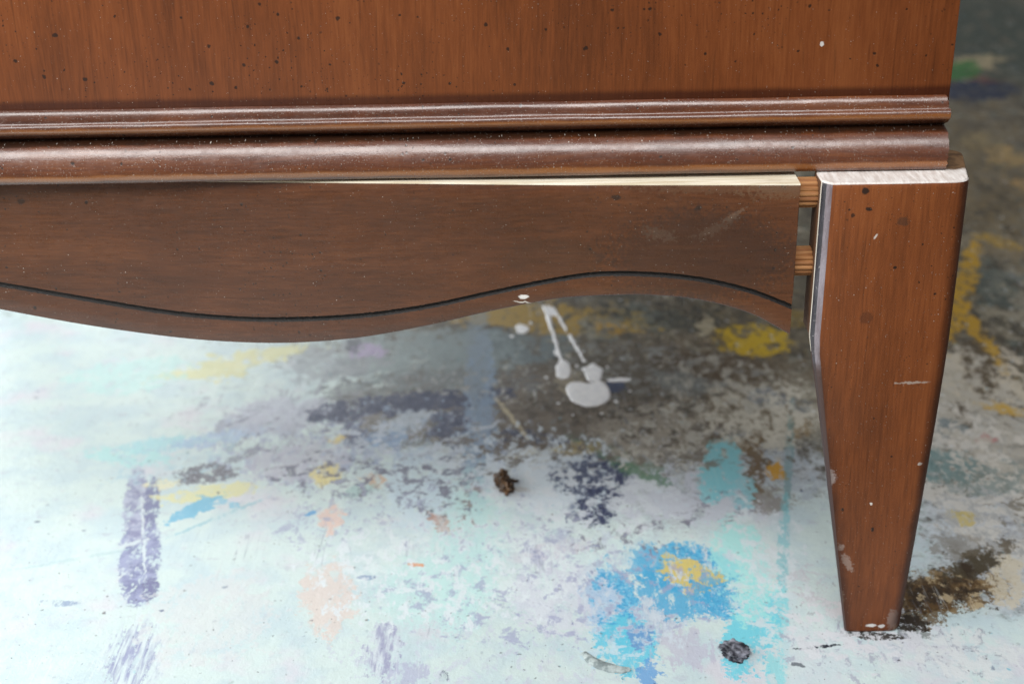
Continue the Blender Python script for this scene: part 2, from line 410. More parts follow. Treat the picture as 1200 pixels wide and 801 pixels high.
    stain(925, 372, 26, 10, 10, (160,138,70), .6, 'm', .9, 'w')
    stain(760, 440, 90, 30, 8, (104,96,84), .8, 'm', 1.1, 'w')
    stain(840, 430, 70, 16, 4, (98,84,64), .8, 'm', 1.1, 'w')
    stain(560, 470, 130, 50, 0, lin_mix(n, f_mid, (132,124,114), (104,96,86)), .85, 'x', 1.1, 'w')
    stain(640, 470, 80, 40, 0, lin_mix(n, f_mid, (138,128,116), (110,100,90)), .85, 'x', 1.0, 'w')
    stain(500, 420, 110, 34, -4, (150,164,168), .8, 'm', .9, 'W')
    stain(390, 425, 60, 22, -6, (160,164,172), .7, 'm', 1.0, 'W')
    stain(275, 425, 90, 13, -12, (226,224,170), .8, 'm', 1.0, 'W')
    stain(430, 412, 20, 9, 10, (186,172,206), .85, 'm', .7, 'w')
    stain(414, 406, 10, 8, 0, (70,74,92), .7, 'm', .7, 'w')
    stain(500, 455, 130, 20, -3, (126,130,134), .7, 'm', 1.0, 'w')
    # navy smears
    navy = lin_mix(n, f_fine, (48,58,96), (78,88,122))
    stain(450, 475, 88, 13, -7, navy, .95, 'm', .9, 'w')
    stain(545, 466, 60, 12, -6, navy, .9, 'm', .9, 'w')
    stain(425, 505, 22, 20, 0, (92,96,130), .85, 'x', 1.0, 'w')
    stain(455, 508, 26, 16, 0, (150,178,214), .8, 'x', 1.0, 'w')
    stain(480, 492, 40, 14, 0, (196,208,222), .85, 'x', 1.1, 'w')
    stain(442, 494, 18, 12, 0, (140,136,132), .9, 'm', .6, 'w')
    stain(535, 500, 20, 26, 10, (86,96,128), .75, 'x', 1.1, 'w')
    stain(620, 513, 46, 9, 6, (74,80,106), .9, 'x', .9, 'w')
    stain(690, 548, 50, 18, 6, navy, .95, 'x', .7, 'w')
    stain(698, 580, 26, 34, 4, navy, .92, 'x', .9, 'w')
    stain(672, 608, 8, 18, 0, (110,118,150), .8, 'x', .9, 'w')
    stain(745, 552, 46, 9, 25, (104,142,112), .8, 'x', .9, 'w')
    stain(720, 530, 60, 8, 20, (110,136,112), .7, 'x', 1.0, 'w')
    stain(650, 530, 60, 9, -8, (186,168,108), .7, 's', 1.0, 'w')
    stain(600, 490, 34, 3, 52, (206,196,170), .8, 'f', .6, '0')
    stain(805, 478, 12, 9, 0, (76,96,106), .85, 'm', .7, 'w')
    stain(800, 448, 36, 12, 20, (132,138,138), .8, 'm', .9, 'w')
    stain(770, 500, 90, 40, 0, lin_mix(n, f_mid, (150,142,130), (116,106,92)), .75, 'x', 1.2, 'w')
    stain(745, 505, 50, 30, 0, (178,172,162), .6, 'x', 1.5, 'w')
    stain(897, 465, 24, 13, 0, (138,144,150), .9, 'm', .5, 'w')
    stain(938, 474, 14, 9, 0, (140,148,154), .8, 'm', .5, 'w')
    stain(938, 500, 16, 12, 0, (150,126,86), .7, 'm', .7, 'w')
    stain(885, 545, 12, 40, 0, (120,96,60), .85, 'x', .9, 'w')
    stain(862, 520, 28, 8, 0, (128,108,74), .7, 'x', 1.0, 'w')
    stain(900, 585, 30, 16, 0, (132,118,100), .6, 'x', 1.2, 'w')
    stain(845, 548, 24, 38, 10, (152,212,222), .95, 'x', .55, 'w')
    stain(870, 575, 14, 22, 0, (158,210,222), .85, 'x', .8, 'w')
    stain(826, 577, 9, 10, 0, (160,216,226), .9, 'm', .5, 'w')
    stain(909, 553, 13, 11, 0, (206,160,58), .97, 'm', .4, 'w')
    # pale blue runs and stripes
    stain(562, 480, 18, 105, 2, (150,172,198), .85, 'm', .7, 'w')
    stain(560, 400, 14, 70, 2, (140,152,162), .6, 'm', .8, 'w')
    stain(545, 640, 44, 90, 6, (196,232,232), .8, 'x', .9, 'w', .3)
    stain(500, 690, 60, 44, 0, (200,234,232), .75, 'x', 1.0, 'w', .3)
    stain(490, 570, 40, 50, 0, (206,226,240), .75, 'x', 1.0, 'w', .3)
    stain(640, 560, 70, 34, 0, (216,228,240), .8, 'x', 1.2, 'w')
    stain(925, 530, 5, 70, 3, (122,160,164), .6, 'x', .7, '0')
    stain(918, 640, 7, 70, 2, (140,204,214), .65, 'x', .6, '0')
    stain(912, 745, 14, 70, 2, (158,222,230), .85, 'x', .6, '0')
    # bright blue lower right
    blue = lin_mix(n, f_fine, (74,166,214), (120,198,234))
    stain(805, 665, 62, 30, 8, blue, .97, 'x', .7, 'w')
    stain(840, 700, 22, 30, -30, blue, .9, 'x', .8, 'w')
    stain(760, 655, 34, 18, 10, (120,190,226), .8, 'x', 1.1, 'w')
    stain(718, 705, 30, 56, -16, blue, .92, 'x', 1.0, 'w')
    stain(735, 752, 36, 34, 0, (120,206,230), .92, 'x', .9, 'w')
    stain(750, 745, 14, 16, 0, (126,150,204), .7, 'x', .9, 'w')
    stain(760, 790, 14, 18, 0, (112,166,220), .8, 'x', .9, 'w')
    stain(880, 735, 30, 56, 14, (128,214,232), .92, 'x', 1.0, 'w')
    stain(870, 665, 34, 60, -10, (176,236,234), .8, 'x', 1.2, 'w')
    stain(955, 770, 40, 40, 0, (214,226,232), .7, 'x', 1.1, 'w')
    stain(805, 668, 34, 12, 20, (222,210,150), .95, 'm', 1.1, 'w')
    stain(815, 690, 18, 8, -25, (226,208,146), .95, 'm', .7, 'w')
    stain(790, 660, 8, 16, -20, (222,206,140), .95, 'm', .8, 'w')
    stain(700, 650, 60, 14, -24, (216,236,236), .85, 's', 1.2, 'w')
    stain(660, 700, 60, 40, 0, (216,218,232), .6, 'x', 1.2, 'w')
    stain(800, 760, 30, 24, -30, (196,190,210), .6, 't', 1.3, 'w')
    # left half, pale
    slate = lin_mix(n, f_mid, (138,142,176), (168,174,204))
    stain(164, 650, 24, 56, 3, slate, .97, 'x', .5, '0')
    stain(160, 592, 15, 46, 2, lin_mix(n, f_mid, (150,152,182), (190,196,216)), .95, 'x', .6, '0')
    stain(178, 588, 9, 30, 4, (136,140,172), .95, 'x', .6, '0')
    stain(176, 690, 10, 14, 0, (130,132,166), .9, 'x', .6, '0')
    stain(168, 625, 1.6, 52, -3, (214,226,232), .95, 'f', .3, '0')
    stain(152, 637, 24, 2.2, -16, (212,224,230), .9, 'f', .3, '0')
    stain(85, 655, 70, 1.6, -10, (186,212,216), .6, 'f', .6, '0')
    stain(70, 706, 22, 4, 4, (160,176,200), .95, 'f', .6, '0')
    stain(155, 770, 34, 44, 6, lin_mix(n, f_scr, (160,164,196), (214,228,232)), .9, 's', 1.6, 'w')
    stain(240, 556, 40, 12, -6, lin_mix(n, f_fine, (112,112,122), (150,150,160)), .95, 'x', .8, 'w')
    stain(285, 533, 22, 6, -24, (150,152,164), .8, 'x', .9, 'w')
    stain(245, 578, 62, 9, -6, (232,230,178), .85, 'm', .9, 'w')
    stain(190, 566, 20, 6, 0, (236,232,196), .8, 'm', .8, 'w')
    stain(228, 596, 38, 7, -28, (138,196,224), .95, 'x', .9, 'w')
    stain(255, 586, 24, 5, 14, (150,202,226), .8, 'x', .9, 'w')
    stain(260, 604, 60, 1.8, -22, (168,206,218), .8, 'f', .5, '0')
    stain(190, 520, 50, 9, -6, (176,222,232), .85, 'x', 1.2, 'w')
    stain(150, 534, 50, 10, 4, (184,230,232), .8, 'x', 1.2, 'w')
    stain(260, 512, 60, 8, -10, (178,200,228), .8, 'x', 1.3, 'w')
    stain(150, 440, 60, 22, 0, (198,236,234), .7, 'm', 1.0, 'W')
    stain(330, 485, 60, 22, -8, (196,200,216), .8, 'x', 1.3, 'w')
    stain(350, 540, 60, 24, -10, (198,198,214), .75, 'x', 1.4, 'w')
    stain(382, 556, 18, 13, 0, (238,224,160), .92, 'm', .7, 'w')
    stain(394, 514, 10, 6, 0, (240,216,130), .85, 'm', .8, 'w')
    stain(438, 562, 14, 8, 30, (214,180,150), .85, 'x', .9, 'w')
    stain(420, 574, 22, 6, -14, (178,206,206), .85, 'x', .9, 'w')
    stain(389, 606, 13, 19, 0, (232,208,198), .95, 'm', .5, 'w')
    stain(364, 601, 7, 2.4, -24, (122,176,222), .95, 'f', .4, '0')
    stain(385, 698, 32, 44, -6, (226,214,208), .85, 'm', .7, 'w')
    stain(250, 720, 70, 50, 0, (220,224,226), .6, 'm', 1.0, 'W')
    stain(448, 762, 20, 34, 10, lin_mix(n, f_scr2, (168,170,196), (214,224,232)), .95, 'x', 1.0, 'w')
    stain(475, 790, 22, 16, 0, (186,190,212), .8, 't', 1.2, 'w')
    stain(488, 661, 10, 2.2, 4, (226,172,140), .95, 'f', .6, '0')
    stain(505, 600, 7, 8, 40, (96,96,110), .85, 'x', .8, 'w')
    stain(515, 610, 16, 7, 46, (196,164,152), .8, 'x', .9, 'w')
    stain(430, 676, 12, 3, 0, (150,166,196), .8, 'x', .9, '0')
    stain(600, 572, 24, 3, 6, (170,158,142), .6, 'f', .8, '0')
    stain(960, 757, 30, 1.7, -6, (46,48,62), .95, 'f', .9, '0')
    stain(935, 778, 8, 2.4, 14, (70,72,84), .7, 'f', .6, '0')
    stain(520, 792, 6, 6, 0, (120,124,140), .8, 'f', .8, '0')
    patches(450, 560, 210, 60, 6, (126,126,144), 2, .42, .9)
    patches(620, 525, 170, 55, 4, (118,110,102), 2, .44, .9)
    patches(620, 540, 190, 66, 4, (212,224,236), 4, .46, .9)
    patches(480, 512, 160, 44, -4, (204,214,230), 2, .42, .9)
    patches(450, 500, 160, 44, -4, (88,92,118), 4, .30, .9)
    patches(560, 450, 150, 36, 0, (176,178,178), 4, .34, .85)
    patches(800, 510, 140, 70, 4, (198,196,188), 4, .44, .9)
    patches(800, 500, 140, 70, 4, (84,76,64), 2, .34, .85)
    patches(890, 480, 110, 64, 4, (214,210,198), 4, .50, .9)
    patches(880, 500, 110, 70, 4, (112,98,76), 2, .32, .85)
    patches(760, 400, 190, 40, 4, (84,82,72), 2, .36, .8)
    patches(740, 400, 190, 44, 4, (162,158,144), 4, .34, .8)
    patches(780, 590, 170, 44, 4, (132,130,146), 2, .36, .85)
    patches(700, 620, 170, 44, 4, (140,138,152), 4, .36, .85)
    patches(330, 500, 150, 44, -6, (150,152,170), 2, .36, .85)
    patches(200, 540, 150, 40, -4, (186,214,226), 2, .38, .8)
    patches(800, 690, 120, 70, 0, (206,216,230), 4, .26, .9)
    patches(730, 730, 70, 90, 0, (200,224,236), 2, .42, .9)
    patches(900, 720, 70, 90, 0, (212,228,234), 2, .46, .9)
    patches(1140, 520, 90, 90, 0, (216,212,204), 4, .44, .9)
    patches(1150, 600, 90, 90, 0, (86,78,66), 4, .28, .9)
    patches(1120, 760, 110, 50, 0, (168,170,182), 2, .40, .8)
    patches(1000, 760, 160, 60, 0, (176,180,196), 4, .36, .75)
    stain(690, 560, 44, 20, 6, navy, .92, 'x', .8, 'w')
    stain(700, 590, 20, 26, 4, navy, .9, 'x', .8, 'w')
    stain(395, 482, 34, 12, -8, navy, .9, 'x', .7, 'w')
    stain(480, 474, 60, 9, -7, navy, .9, 'x', .8, 'w')
    stain(522, 498, 26, 14, 0, navy, .8, 'x', 1.0, 'w')
    stain(845, 548, 22, 34, 10, (150,212,224), .9, 'x', .6, 'w')
    patches(590, 520, 90, 34, 0, (112,100,88), 2, .46, .9)
    patches(690, 470, 120, 40, 0, (84,74,60), 4, .42, .9)
    patches(790, 455, 120, 40, 0, (92,88,80), 2, .44, .9)
    patches(800, 540, 90, 30, 0, (140,134,124), 2, .42, .85)
    patches(760, 360, 180, 26, 0, (62,62,52), 4, .42, .85)
    stain(1090, 696, 58, 20, -14, lin_mix(n, f_mid, (66,52,34), (112,90,58)), .95, 'x', .8, 'w')  # leg shadow beside the foot, painted over the dirt
    stain(1068, 728, 20, 10, -14, (62,52,40), .95, 'x', .7, 'w')  # darkest part of the painted foot shadow
    stain(1022, 744, 38, 4.5, 4, (58,50,42), .9, 'f', .7, '0', worn=False)  # contact shadow under the foot, painted on the floor
    stain(1140, 664, 40, 12, -28, (88,80,62), .85, 'x', 1.0, 'w')
    stain(668, 446, 16, 17, 0, (186,178,160), .6, 'm', .5, 'w')
    stain(800, 690, 56, 34, 10, (92,178,220), .85, 'x', 1.2, 'w')
    stain(812, 672, 34, 14, 16, (222,204,130), .95, 'm', 1.0, 'w')
    patches(760, 430, 200, 50, 4, (150,152,150), 2, .42, .85)
    patches(840, 450, 120, 60, 4, (178,176,168), 4, .42, .85)
    patches(1150, 480, 100, 130, 0, (196,192,182), 2, .46, .85)
    patches(1150, 610, 90, 70, 0, (188,190,190), 4, .44, .85)
    patches(1150, 220, 110, 140, 0, (128,114,86), 4, .46, .8)
    stain(722, 452, 13, 8, 0, (66,84,120), .85, 'x', .7, 'w')
    patches(640, 690, 330, 110, 0, (172,176,204), 2, .36, .75)
    patches(520, 660, 280, 110, 0, (226,236,242), 4, .42, .85)
    patches(560, 600, 240, 70, 4, (170,176,200), 4, .30, .8)
    patches(400, 600, 150, 60, 4, (180,186,208), 2, .34, .8)
    patches(680, 580, 200, 50, 4, (222,230,238), 2, .46, .85)
    patches(420, 560, 60, 50, 0, (120,116,120), 4, .26, .85)
    patches(540, 590, 60, 40, 0, (146,134,128), 4, .34, .8)
    patches(900, 640, 70, 100, 0, (222,232,238), 4, .42, .85)
    patches(1000, 740, 120, 80, 0, (224,228,234), 2, .46, .85)
    patches(1140, 770, 120, 50, 0, (224,230,232), 4, .5, .85)
    patches(600, 590, 320, 110, 6, (212,226,236), 1, .22, .85)
    patches(780, 690, 200, 110, 0, (210,222,232), 3, .30, .85)
    patches(720, 690, 160, 100, 0, (150,158,186), 4, .20, .8)
    patches(460, 510, 180, 70, -4, (176,196,220), 4, .28, .8)
    patches(160, 640, 60, 120, 0, (208,224,230), 4, .30, .8)
    patches(1100, 690, 100, 60, -10, (74,60,42), 0, .40, .9)
    patches(1110, 690, 80, 40, -10, (196,180,150), 2, .36, .85)
    patches(640, 440, 130, 60, 0, (196,194,186), 4, .26, .8)
    col = st[0]
    # splatter, scuffs and scratches over everything
    dots = n.specks(WP['0'], 120, .03, .15, .30)
    pick = n.noise(P, 210, 1, .5)
    dc = n.mix(n.smooth(pick, .46, .50), lin(92,104,140), lin(120,110,104))
    dc = n.mix(n.smooth(pick, .56, .60), dc, lin(126,196,216))
    zone = n.smooth(n.noise(P, 14, 3, .5), .47, .62)
    col = n.mix(n.math('MULTIPLY', n.math('MULTIPLY', dots, zone), .75), col, dc)
    wd = n.specks(n.mapping(WP['0'], loc=(.4,.3,0)), 170, .04, .2, .16)
    col = n.mix(n.math('MULTIPLY', wd, .7), col, lin(216,222,226))
    gr = n.specks(n.mapping(WP['0'], loc=(.9,.6,0)), 420, .04, .20, .14)
    col = n.mix(n.math('MULTIPLY', gr, n.smooth(n.noise(P, 22, 4, .6), .40, .60, .15, .8)), col, lin(84,80,84))
    for q, (an, sc, cc) in enumerate(((1.15, 90, (150,156,172)), (-.75, 110, (232,238,242)))):
        hl = n.noise(n.mapping(P, loc=(q*2.2, q, 0), rot=(0,0,an), scale=(1, .05, 1)), sc, 2, .5, .6)
        gate = n.smooth(n.noise(n.mapping(P, loc=(q*4.1, 3, 0)), 20, 3, .6), .56, .62)
        thin = n.smooth(n.math('ABSOLUTE', n.math('SUBTRACT', hl, .5)), .007, .002)
        col = n.mix(n.math('MULTIPLY', n.math('MULTIPLY', thin, gate), .40), col, lin(*cc))
    scr = n.smooth(f_scr, .70, .78, 0, .5)
    col = n.mix(n.math('MULTIPLY', scr, zone), col, lin(220,226,228))
    scr2 = n.smooth(n.noise(n.mapping(P, rot=(0,0,.25), scale=(1,.03,1)), 300, 3, .6), .70, .76, 0, .35)
    col = n.mix(scr2, col, lin(206,214,218))
    col = n.mix(n.math('MULTIPLY', n.smooth(f_fine, .64, .76, 0, .55), zone), col, lin(110,106,104))
    gm = n.n('ShaderNodeGamma'); n.put(gm.inputs[0], col); gm.inputs[1].default_value = 1.32; col = gm.outputs[0]
    k_ = n.vmath('ADD', n.vmath('SCALE', col, scale=-.28), (1.03, 1.03, 1.03))        # old paint is a little dull
    col = n.vmath('MULTIPLY', col, k_)
    n.put(n.bsdf.inputs['Base Color'], col)
    n.put(n.bsdf.inputs['Roughness'], n.math('MULTIPLY_ADD', f_mid, .5, .22))
    n.bsdf.inputs['Specular IOR Level'].default_value = .4
    bp = n.n('ShaderNodeBump'); bp.inputs['Strength'].default_value = .5; bp.inputs['Distance'].default_value = .0008
    n.put(bp.inputs['Height'], n.math('ADD', f_mid, n.math('MULTIPLY', f_fine, .4)))
    n.put(n.bsdf.inputs['Normal'], bp.outputs[0])
    return n.m

def lin_mix(n, sock, a, b):
    return (sock, a, b)

def paint_mat(name, c, c2=None, rough=.4, scale=300):
    n = NT(name)
    f = n.noise(n.obj, scale, 4, .6)
    col = n.mix(n.smooth(f, .4, .65), lin(*c), lin(*(c2 or c)))
    n.put(n.bsdf.inputs['Base Color'], col)
    n.put(n.bsdf.inputs['Roughness'], n.math('MULTIPLY_ADD', f, .3, rough-.15))
    bp = n.n('ShaderNodeBump'); bp.inputs['Strength'].default_value = .6; bp.inputs['Distance'].default_value = .0006
    n.put(bp.inputs['Height'], n.noise(n.obj, scale*3, 4, .6)); n.put(n.bsdf.inputs['Normal'], bp.outputs[0])
    return n.m

def mesh_obj(name, verts, faces, mats, parent=None, origin=(0,0,0), smooth=True, mat_idx=None, sharp=None):
    o0 = Vector(origin)
    me = bpy.data.meshes.new(name)
    me.from_pydata([tuple(Vector(v)-o0) for v in verts], [], faces)
    for m in (mats if isinstance(mats, (list, tuple)) else [mats]): me.materials.append(m)
    bm = bmesh.new(); bm.from_mesh(me)
    bmesh.ops.recalc_face_normals(bm, faces=bm.faces)
    bm.to_mesh(me); bm.free()
    if mat_idx:
        for i, p in enumerate(me.polygons): p.material_index = mat_idx[i]
    if smooth:
        me.polygons.foreach_set('use_smooth', [True]*len(me.polygons))
        me.set_sharp_from_angle(angle=rad(sharp or 35))
    me.update()
    o = bpy.data.objects.new(name, me)
    C.objects.link(o)
    if parent is not None: o.parent = parent
    else: o.location = o0
    return o

# ------------------------------------------------------------------ the floor
TX = [-4, -.15, -.04, .08, .20, 4]
TY = [-3, .03, .13, .27, .65, 5]
fv = [(x, y, 0) for y in TY for x in TX]
ff, fm = [], []
for j in range(len(TY)-1):
    for i in range(len(TX)-1):
        q = j*len(TX)+i
        ff.append((q, q+1, q+1+len(TX), q+len(TX)))
        fm.append(floor_material((TX[i], TX[i+1], TY[j], TY[j+1])))
floor = mesh_obj('floor', fv, ff, fm, smooth=False, mat_idx=list(range(len(ff))))
floor['kind'] = 'structure'
floor['label'] = 'concrete floor covered in white, blue and yellow paint stains'

# ------------------------------------------------------------------ the dresser
XL, XR, DEPTH, TOP = -0.365, 0.1610, 0.46, 0.74        # carcass
ROOT = Vector((-0.102, 0.23, 0))
dresser = bpy.data.objects.new('dresser', None); C.objects.link(dresser)
dresser.location = ROOT
dresser.empty_display_size = .1
dresser['label'] = 'dark stained wooden dresser with its front apron and tapered leg coming loose'
dresser['category'] = 'dresser'

def part(name, verts, faces, mats, parent=dresser, **kw):
    return mesh_obj(name, verts, faces, mats, parent, origin=ROOT, **kw)

OR = tuple(ROOT)
BLK = (.010, .008, .007, 1)
GREY = (.42, .40, .38, 1)
leg_marks = []
def lm(px, py, rx, rz, c, op, *r):
    X, Z = on_front(px, py, 0.0); leg_marks.append((X, Z, rx, rz, c, op, *r))
lm(1014, 224, .0012, .0013, BLK, .9); lm(1018, 245, .0011, .0010, BLK, .9); lm(1000, 252, .0008, .0008, BLK, .8)
lm(1058, 260, .0022, .0017, (.05,.03,.02,1), .55, 0, .8); lm(1015, 372, .0025, .0025, (.06,.02,.01,1), .5)
lm(1048, 313, .0007, .0007, BLK, .9); lm(1026, 277, .0014, .0004, (.6,.55,.5,1), .8, .9, .8)
lm(1070, 448, .0062, .0006, (.42,.36,.31,1), .7, 0, 1.0); lm(971, 557, .0024, .0042, (.46,.40,.38,1), .75, .4, .8)
lm(993, 659, .0016, .0046, (.35,.27,.23,1), .55, .5, 1.1); lm(986, 641, .0014, .0016, (.35,.27,.23,1), .6, 0, .9)
lm(1021, 732, .0021, .0009, (.75,.73,.70,1), .95, 0, .4); lm(1033, 733, .0014, .0009, (.75,.73,.70,1), .9, 0, .4)
lm(1030, 741.5, .0125, .0007, (.42,.27,.14,1), .9, -.02, .9); lm(1049, 738, .0012, .0030, (.36,.22,.12,1), .8, 0, 1.0); lm(987, 700, .0008, .0040, (.30,.20,.13,1), .6, .1, 1.0)
lm(1046, 725, .0022, .0050, (.30,.25,.22,1), .5, 0, 1.2); lm(1078, 543, .0009, .0007, (.6,.55,.5,1), .8)
lm(1020, 590, .0005, .0005, (.75,.7,.65,1), .9); lm(1022, 620, .0007, .0010, BLK, .85)
apron_marks = []
def am(px, py, rx, rz, c, op, *r):
    X, Z = on_front(px, py, .0098, -.055); apron_marks.append((X, Z, rx, rz, c, op, *r))
am(614, 348, .0019, .0010, (.8,.78,.75,1), .95, 0, .4); am(612, 354, .0034, .0003, (.7,.66,.6,1), .8, -.1, .5)
am(838, 268, .0078, .0018, (.22,.15,.10,1), .30, .45, 2.2); am(772, 274, .0060, .0022, (.22,.15,.10,1), .35, -.2, 2.0)
am(860, 252, .0050, .0010, (.24,.17,.12,1), .4, .5, 1.6); am(915, 222, .0130, .0035, (.18,.11,.06,1), .35, 0, 1.8)
am(850, 222, .0300, .0016, (.15,.085,.045,1), .3, 0, 1.8); am(722, 231, .0016, .0009, BLK, .7); am(818, 244, .0014, .0008, BLK, .75)
am(25, 236, .0016, .0011, BLK, .6); am(650, 304, .0200, .0080, (.045,.022,.012,1), .35, 0, .8)
am(820, 300, .0340, .0180, (.030,.014,.010,1), .55, 0, .8)
panel_marks = []
def pm(px, py, rx, rz, c, op, *r):
    X, Z = on_front(px, py, .0205); panel_marks.append((X, Z, rx, rz, c, op, *r))
for (px, py, r) in ((686,57,.0012),(569,29,.0010),(603,99,.0009),(64,42,.0012),(52,90,.0011),(18,72,.0010),(134,19,.0008),
                    (304,5,.0010),(396,22,.0012),(762,11,.0011),(755,11,.0008),(290,31,.0009),(595,58,.0009),(245,54,.0010),
                    (100,93,.0012),(286,77,.0009),(248,98,.0012),(640,34,.0008),(773,40,.0009),(1028,77,.0010),(935,60,.0008)):
    pm(px, py, r*.66, r*.60, BLK, .82)
pm(963, 52, .0006, .0009, (.8,.78,.75,1), .95)

panel_m = wood('veneer_vertical_grain', 'Z', (.105,.029,.008,1), (.212,.058,.015,1), (.300,.094,.027,1), panel_marks, OR, base_dark=.2297, speck=.8, dust=.2, rough=.42, coat=.15, coat_rough=.10)
mould_m = wood('moulding_stained', 'X', (.036,.008,.002,1), (.106,.026,.005,1), (.195,.058,.011,1), (), OR, speck=.7, dust=1.6, rough=.40, coat=1.0, coat_rough=.21, bump=.30, coat_ior=1.75, groove_shade=(.2150, .0011), warm_bands=((.2192, .0016), (.2028, .0016)))
apron_m = wood('apron_stained', 'X', (.042,.013,.004,1), (.096,.030,.009,1), (.165,.055,.017,1), apron_marks, OR, speck=.8, dust=.2, rough=.42, coat=.75, coat_rough=.24, coat_ior=1.6)
leg_m = wood('leg_stained', 'Z', (.098,.028,.008,1), (.195,.056,.015,1), (.275,.087,.024,1), leg_marks, OR, leg_edges=True, speck=.35, dust=.25, rough=.45, coat=.12, coat_rough=.25)
cream_m = bare_wood('bare_cream_wood', (.60,.51,.36,1), (.84,.79,.66,1), (.05, 1, 1), 700, .25)
white_m = bare_wood('bare_pale_end', (.62,.56,.52,1), (.84,.81,.78,1), (1, .15, 1), 600, .25, top_shade=(.0140 - ROOT.y))
dowel_m = bare_wood('dowel_wood', (.27,.105,.032,1), (.50,.25,.095,1), (.06, 1, 1), 700, .2)
raw_m = bare_wood('raw_board', (.34,.22,.12,1), (.46,.32,.19,1), (.06, 1, 1), 300, .3)
inner_m = bare_wood('raw_inner_face', (.085,.036,.015,1), (.15,.068,.03,1), (1, 1, .05), 400, .5)
edge_m = bare_wood('bare_arris', (.50,.44,.36,1), (.70,.65,.58,1), (1, 1, .1), 300, .4)
def chamfer_mat(name, a, b, low):
    n = NT(name)
    z = n.xyz(n.obj)[2]
    f = n.noise(n.mapping(n.obj, scale=(1, 1, .2)), 170, 5, .65)
    g = n.noise(n.obj, 800, 3, .6)
    col = n.mix(n.smooth(f, .35, .65), a, b)
    col = n.mix(n.smooth(g, .62, .72, 0, .6), col, (.40, .38, .38, 1))
    zz = n.math('ADD', z, n.math('MULTIPLY_ADD', n.noise(n.obj, 120, 4, .6), .03, -.015))
    col = n.mix(n.smooth(zz, .142, .118), col, low)         # painted glare of the pale strip ends below the shoulder
    n.put(n.bsdf.inputs['Base Color'], col)
    n.put(n.bsdf.inputs['Roughness'], n.math('MULTIPLY_ADD', f, .3, .18))
    bp = n.n('ShaderNodeBump'); bp.inputs['Strength'].default_value = .5; bp.inputs['Distance'].default_value = .0003
    n.put(bp.inputs['Height'], g); n.put(n.bsdf.inputs['Normal'], bp.outputs[0])
    return n.m
glare_m = chamfer_mat('chamfer_glare', (.15,.115,.125,1), (.27,.24,.27,1), (.055,.026,.020,1))  # pale glare on the chamfer, painted into the colour
glaze_m = chamfer_mat('dark_chamfer_glaze', (.022,.020,.026,1), (.060,.055,.068,1), (.040,.019,.015,1))
gunk_m = paint_mat('dark_groove_glaze', (13,10,9), (30,24,21), .5, 1400)

def bevel_box(name, x0, x1, y0, y1, z0, z1, mat, b=.001, parent=dresser):
    bm = bmesh.new()
    bmesh.ops.create_cube(bm, size=1)
    for v in bm.verts:
        v.co = Vector(((x0+x1)/2 + v.co.x*(x1-x0), (y0+y1)/2 + v.co.y*(y1-y0), (z0+z1)/2 + v.co.z*(z1-z0)))
    bmesh.ops.bevel(bm, geom=bm.edges[:], offset=b, segments=2, affect='EDGES', profile=.5)
    bm.verts.index_update()
    vs = [v.co.copy() for v in bm.verts]; fs = [[v.index for v in f.verts] for f in bm.faces]
    bm.free()
    return part(name, vs, fs, mat)

bevel_box('front_panel', XL+.001, XR+.0026, .0205, .0415, .2205, TOP-.02, panel_m, .0009)
bevel_box('side_panel', XR-.020, XR-.0004, .0425, DEPTH, .2045, TOP-.02, panel_m, .001)
bevel_box('side_panel', XL, XL+.020, .0425, DEPTH, .2045, TOP-.02, panel_m, .001)
bevel_box('bottom_board', XL+.0205, XR-.0205, .0425, DEPTH-.01, .2045, .2200, raw_m, .001)
bevel_box('back_board', XL+.0205, XR-.0205, DEPTH-.0095, DEPTH-.002, .2045, TOP-.02, raw_m, .001)
bevel_box('top_board', XL-.006, XR+.008, .012, DEPTH+.004, TOP-.0195, TOP, panel_m, .003)

# moulding: one profile in (y, z), run along x, slightly uneven, plain cut at the right end
prof = [(.0212,.2264),(.0207,.2268),(.0201,.2265),(.0195,.2260),(.0190,.2253),(.0187,.2246),(.0185,.2238),(.0184,.2230),(.0183,.2223),(.0180,.2219),
        (.0173,.2215),(.0170,.2211),(.01685,.2205),(.0168,.2198),(.0170,.2191),(.0175,.2183),(.0184,.2174),(.0197,.2164),
        (.0210,.2156),(.0216,.2150),(.0206,.2147),(.0186,.2145),(.0166,.2141),(.0155,.2133),(.0145,.2123),(.0136,.2111),(.0129,.2098),
        (.0123,.2084),(.0118,.2068),(.0115,.2052),(.0114,.2040),(.0115,.2030),(.0118,.2020),(.0122,.2011),(.0127,.2005),(.0134,.2004)]
prof += [(.0420,.2004),(.0420,.2200),(.0214,.2200)]
nx = 150
mv, mf = [], []
np_ = len(prof)
NF = np_-3
for i in range(nx+1):
    x = XL + (XR+.0022-XL)*i/nx
    
    for j, (y, z) in enumerate(prof):
        dy = dz = dx = 0
        if j < NF:
            dy = .00022*mnoise.noise(Vector((x*22, j*.25, 0))) + .00010*mnoise.noise(Vector((x*140, j*.7, 4)))
            dz = .00012*mnoise.noise(Vector((x*30, j*.3, 9)))
            if i == nx:                                  # bruised, slightly rounded end; upper bead sticks out a little
                up = 9 <= j <= 17
                dx = (.0004 if up else -.0003) + .0003*mnoise.noise(Vector((j*.9, 1, 2)))
                if 28 <= j <= 34: dx -= .0009*random.random()
                if j <= 5: dx -= .0012*(1-j/6)
        mv.append((x+dx, y+dy, z+dz))
for i in range(nx):
    for j in range(np_):
        a, b = i*np_+j, i*np_+(j+1) % np_
        mf.append((a, b, b+np_, a+np_))
mf.append(tuple(range(np_))); mf.append(tuple(nx*np_+j for j in range(np_)))
part('moulding', mv, mf, mould_m, sharp=48)

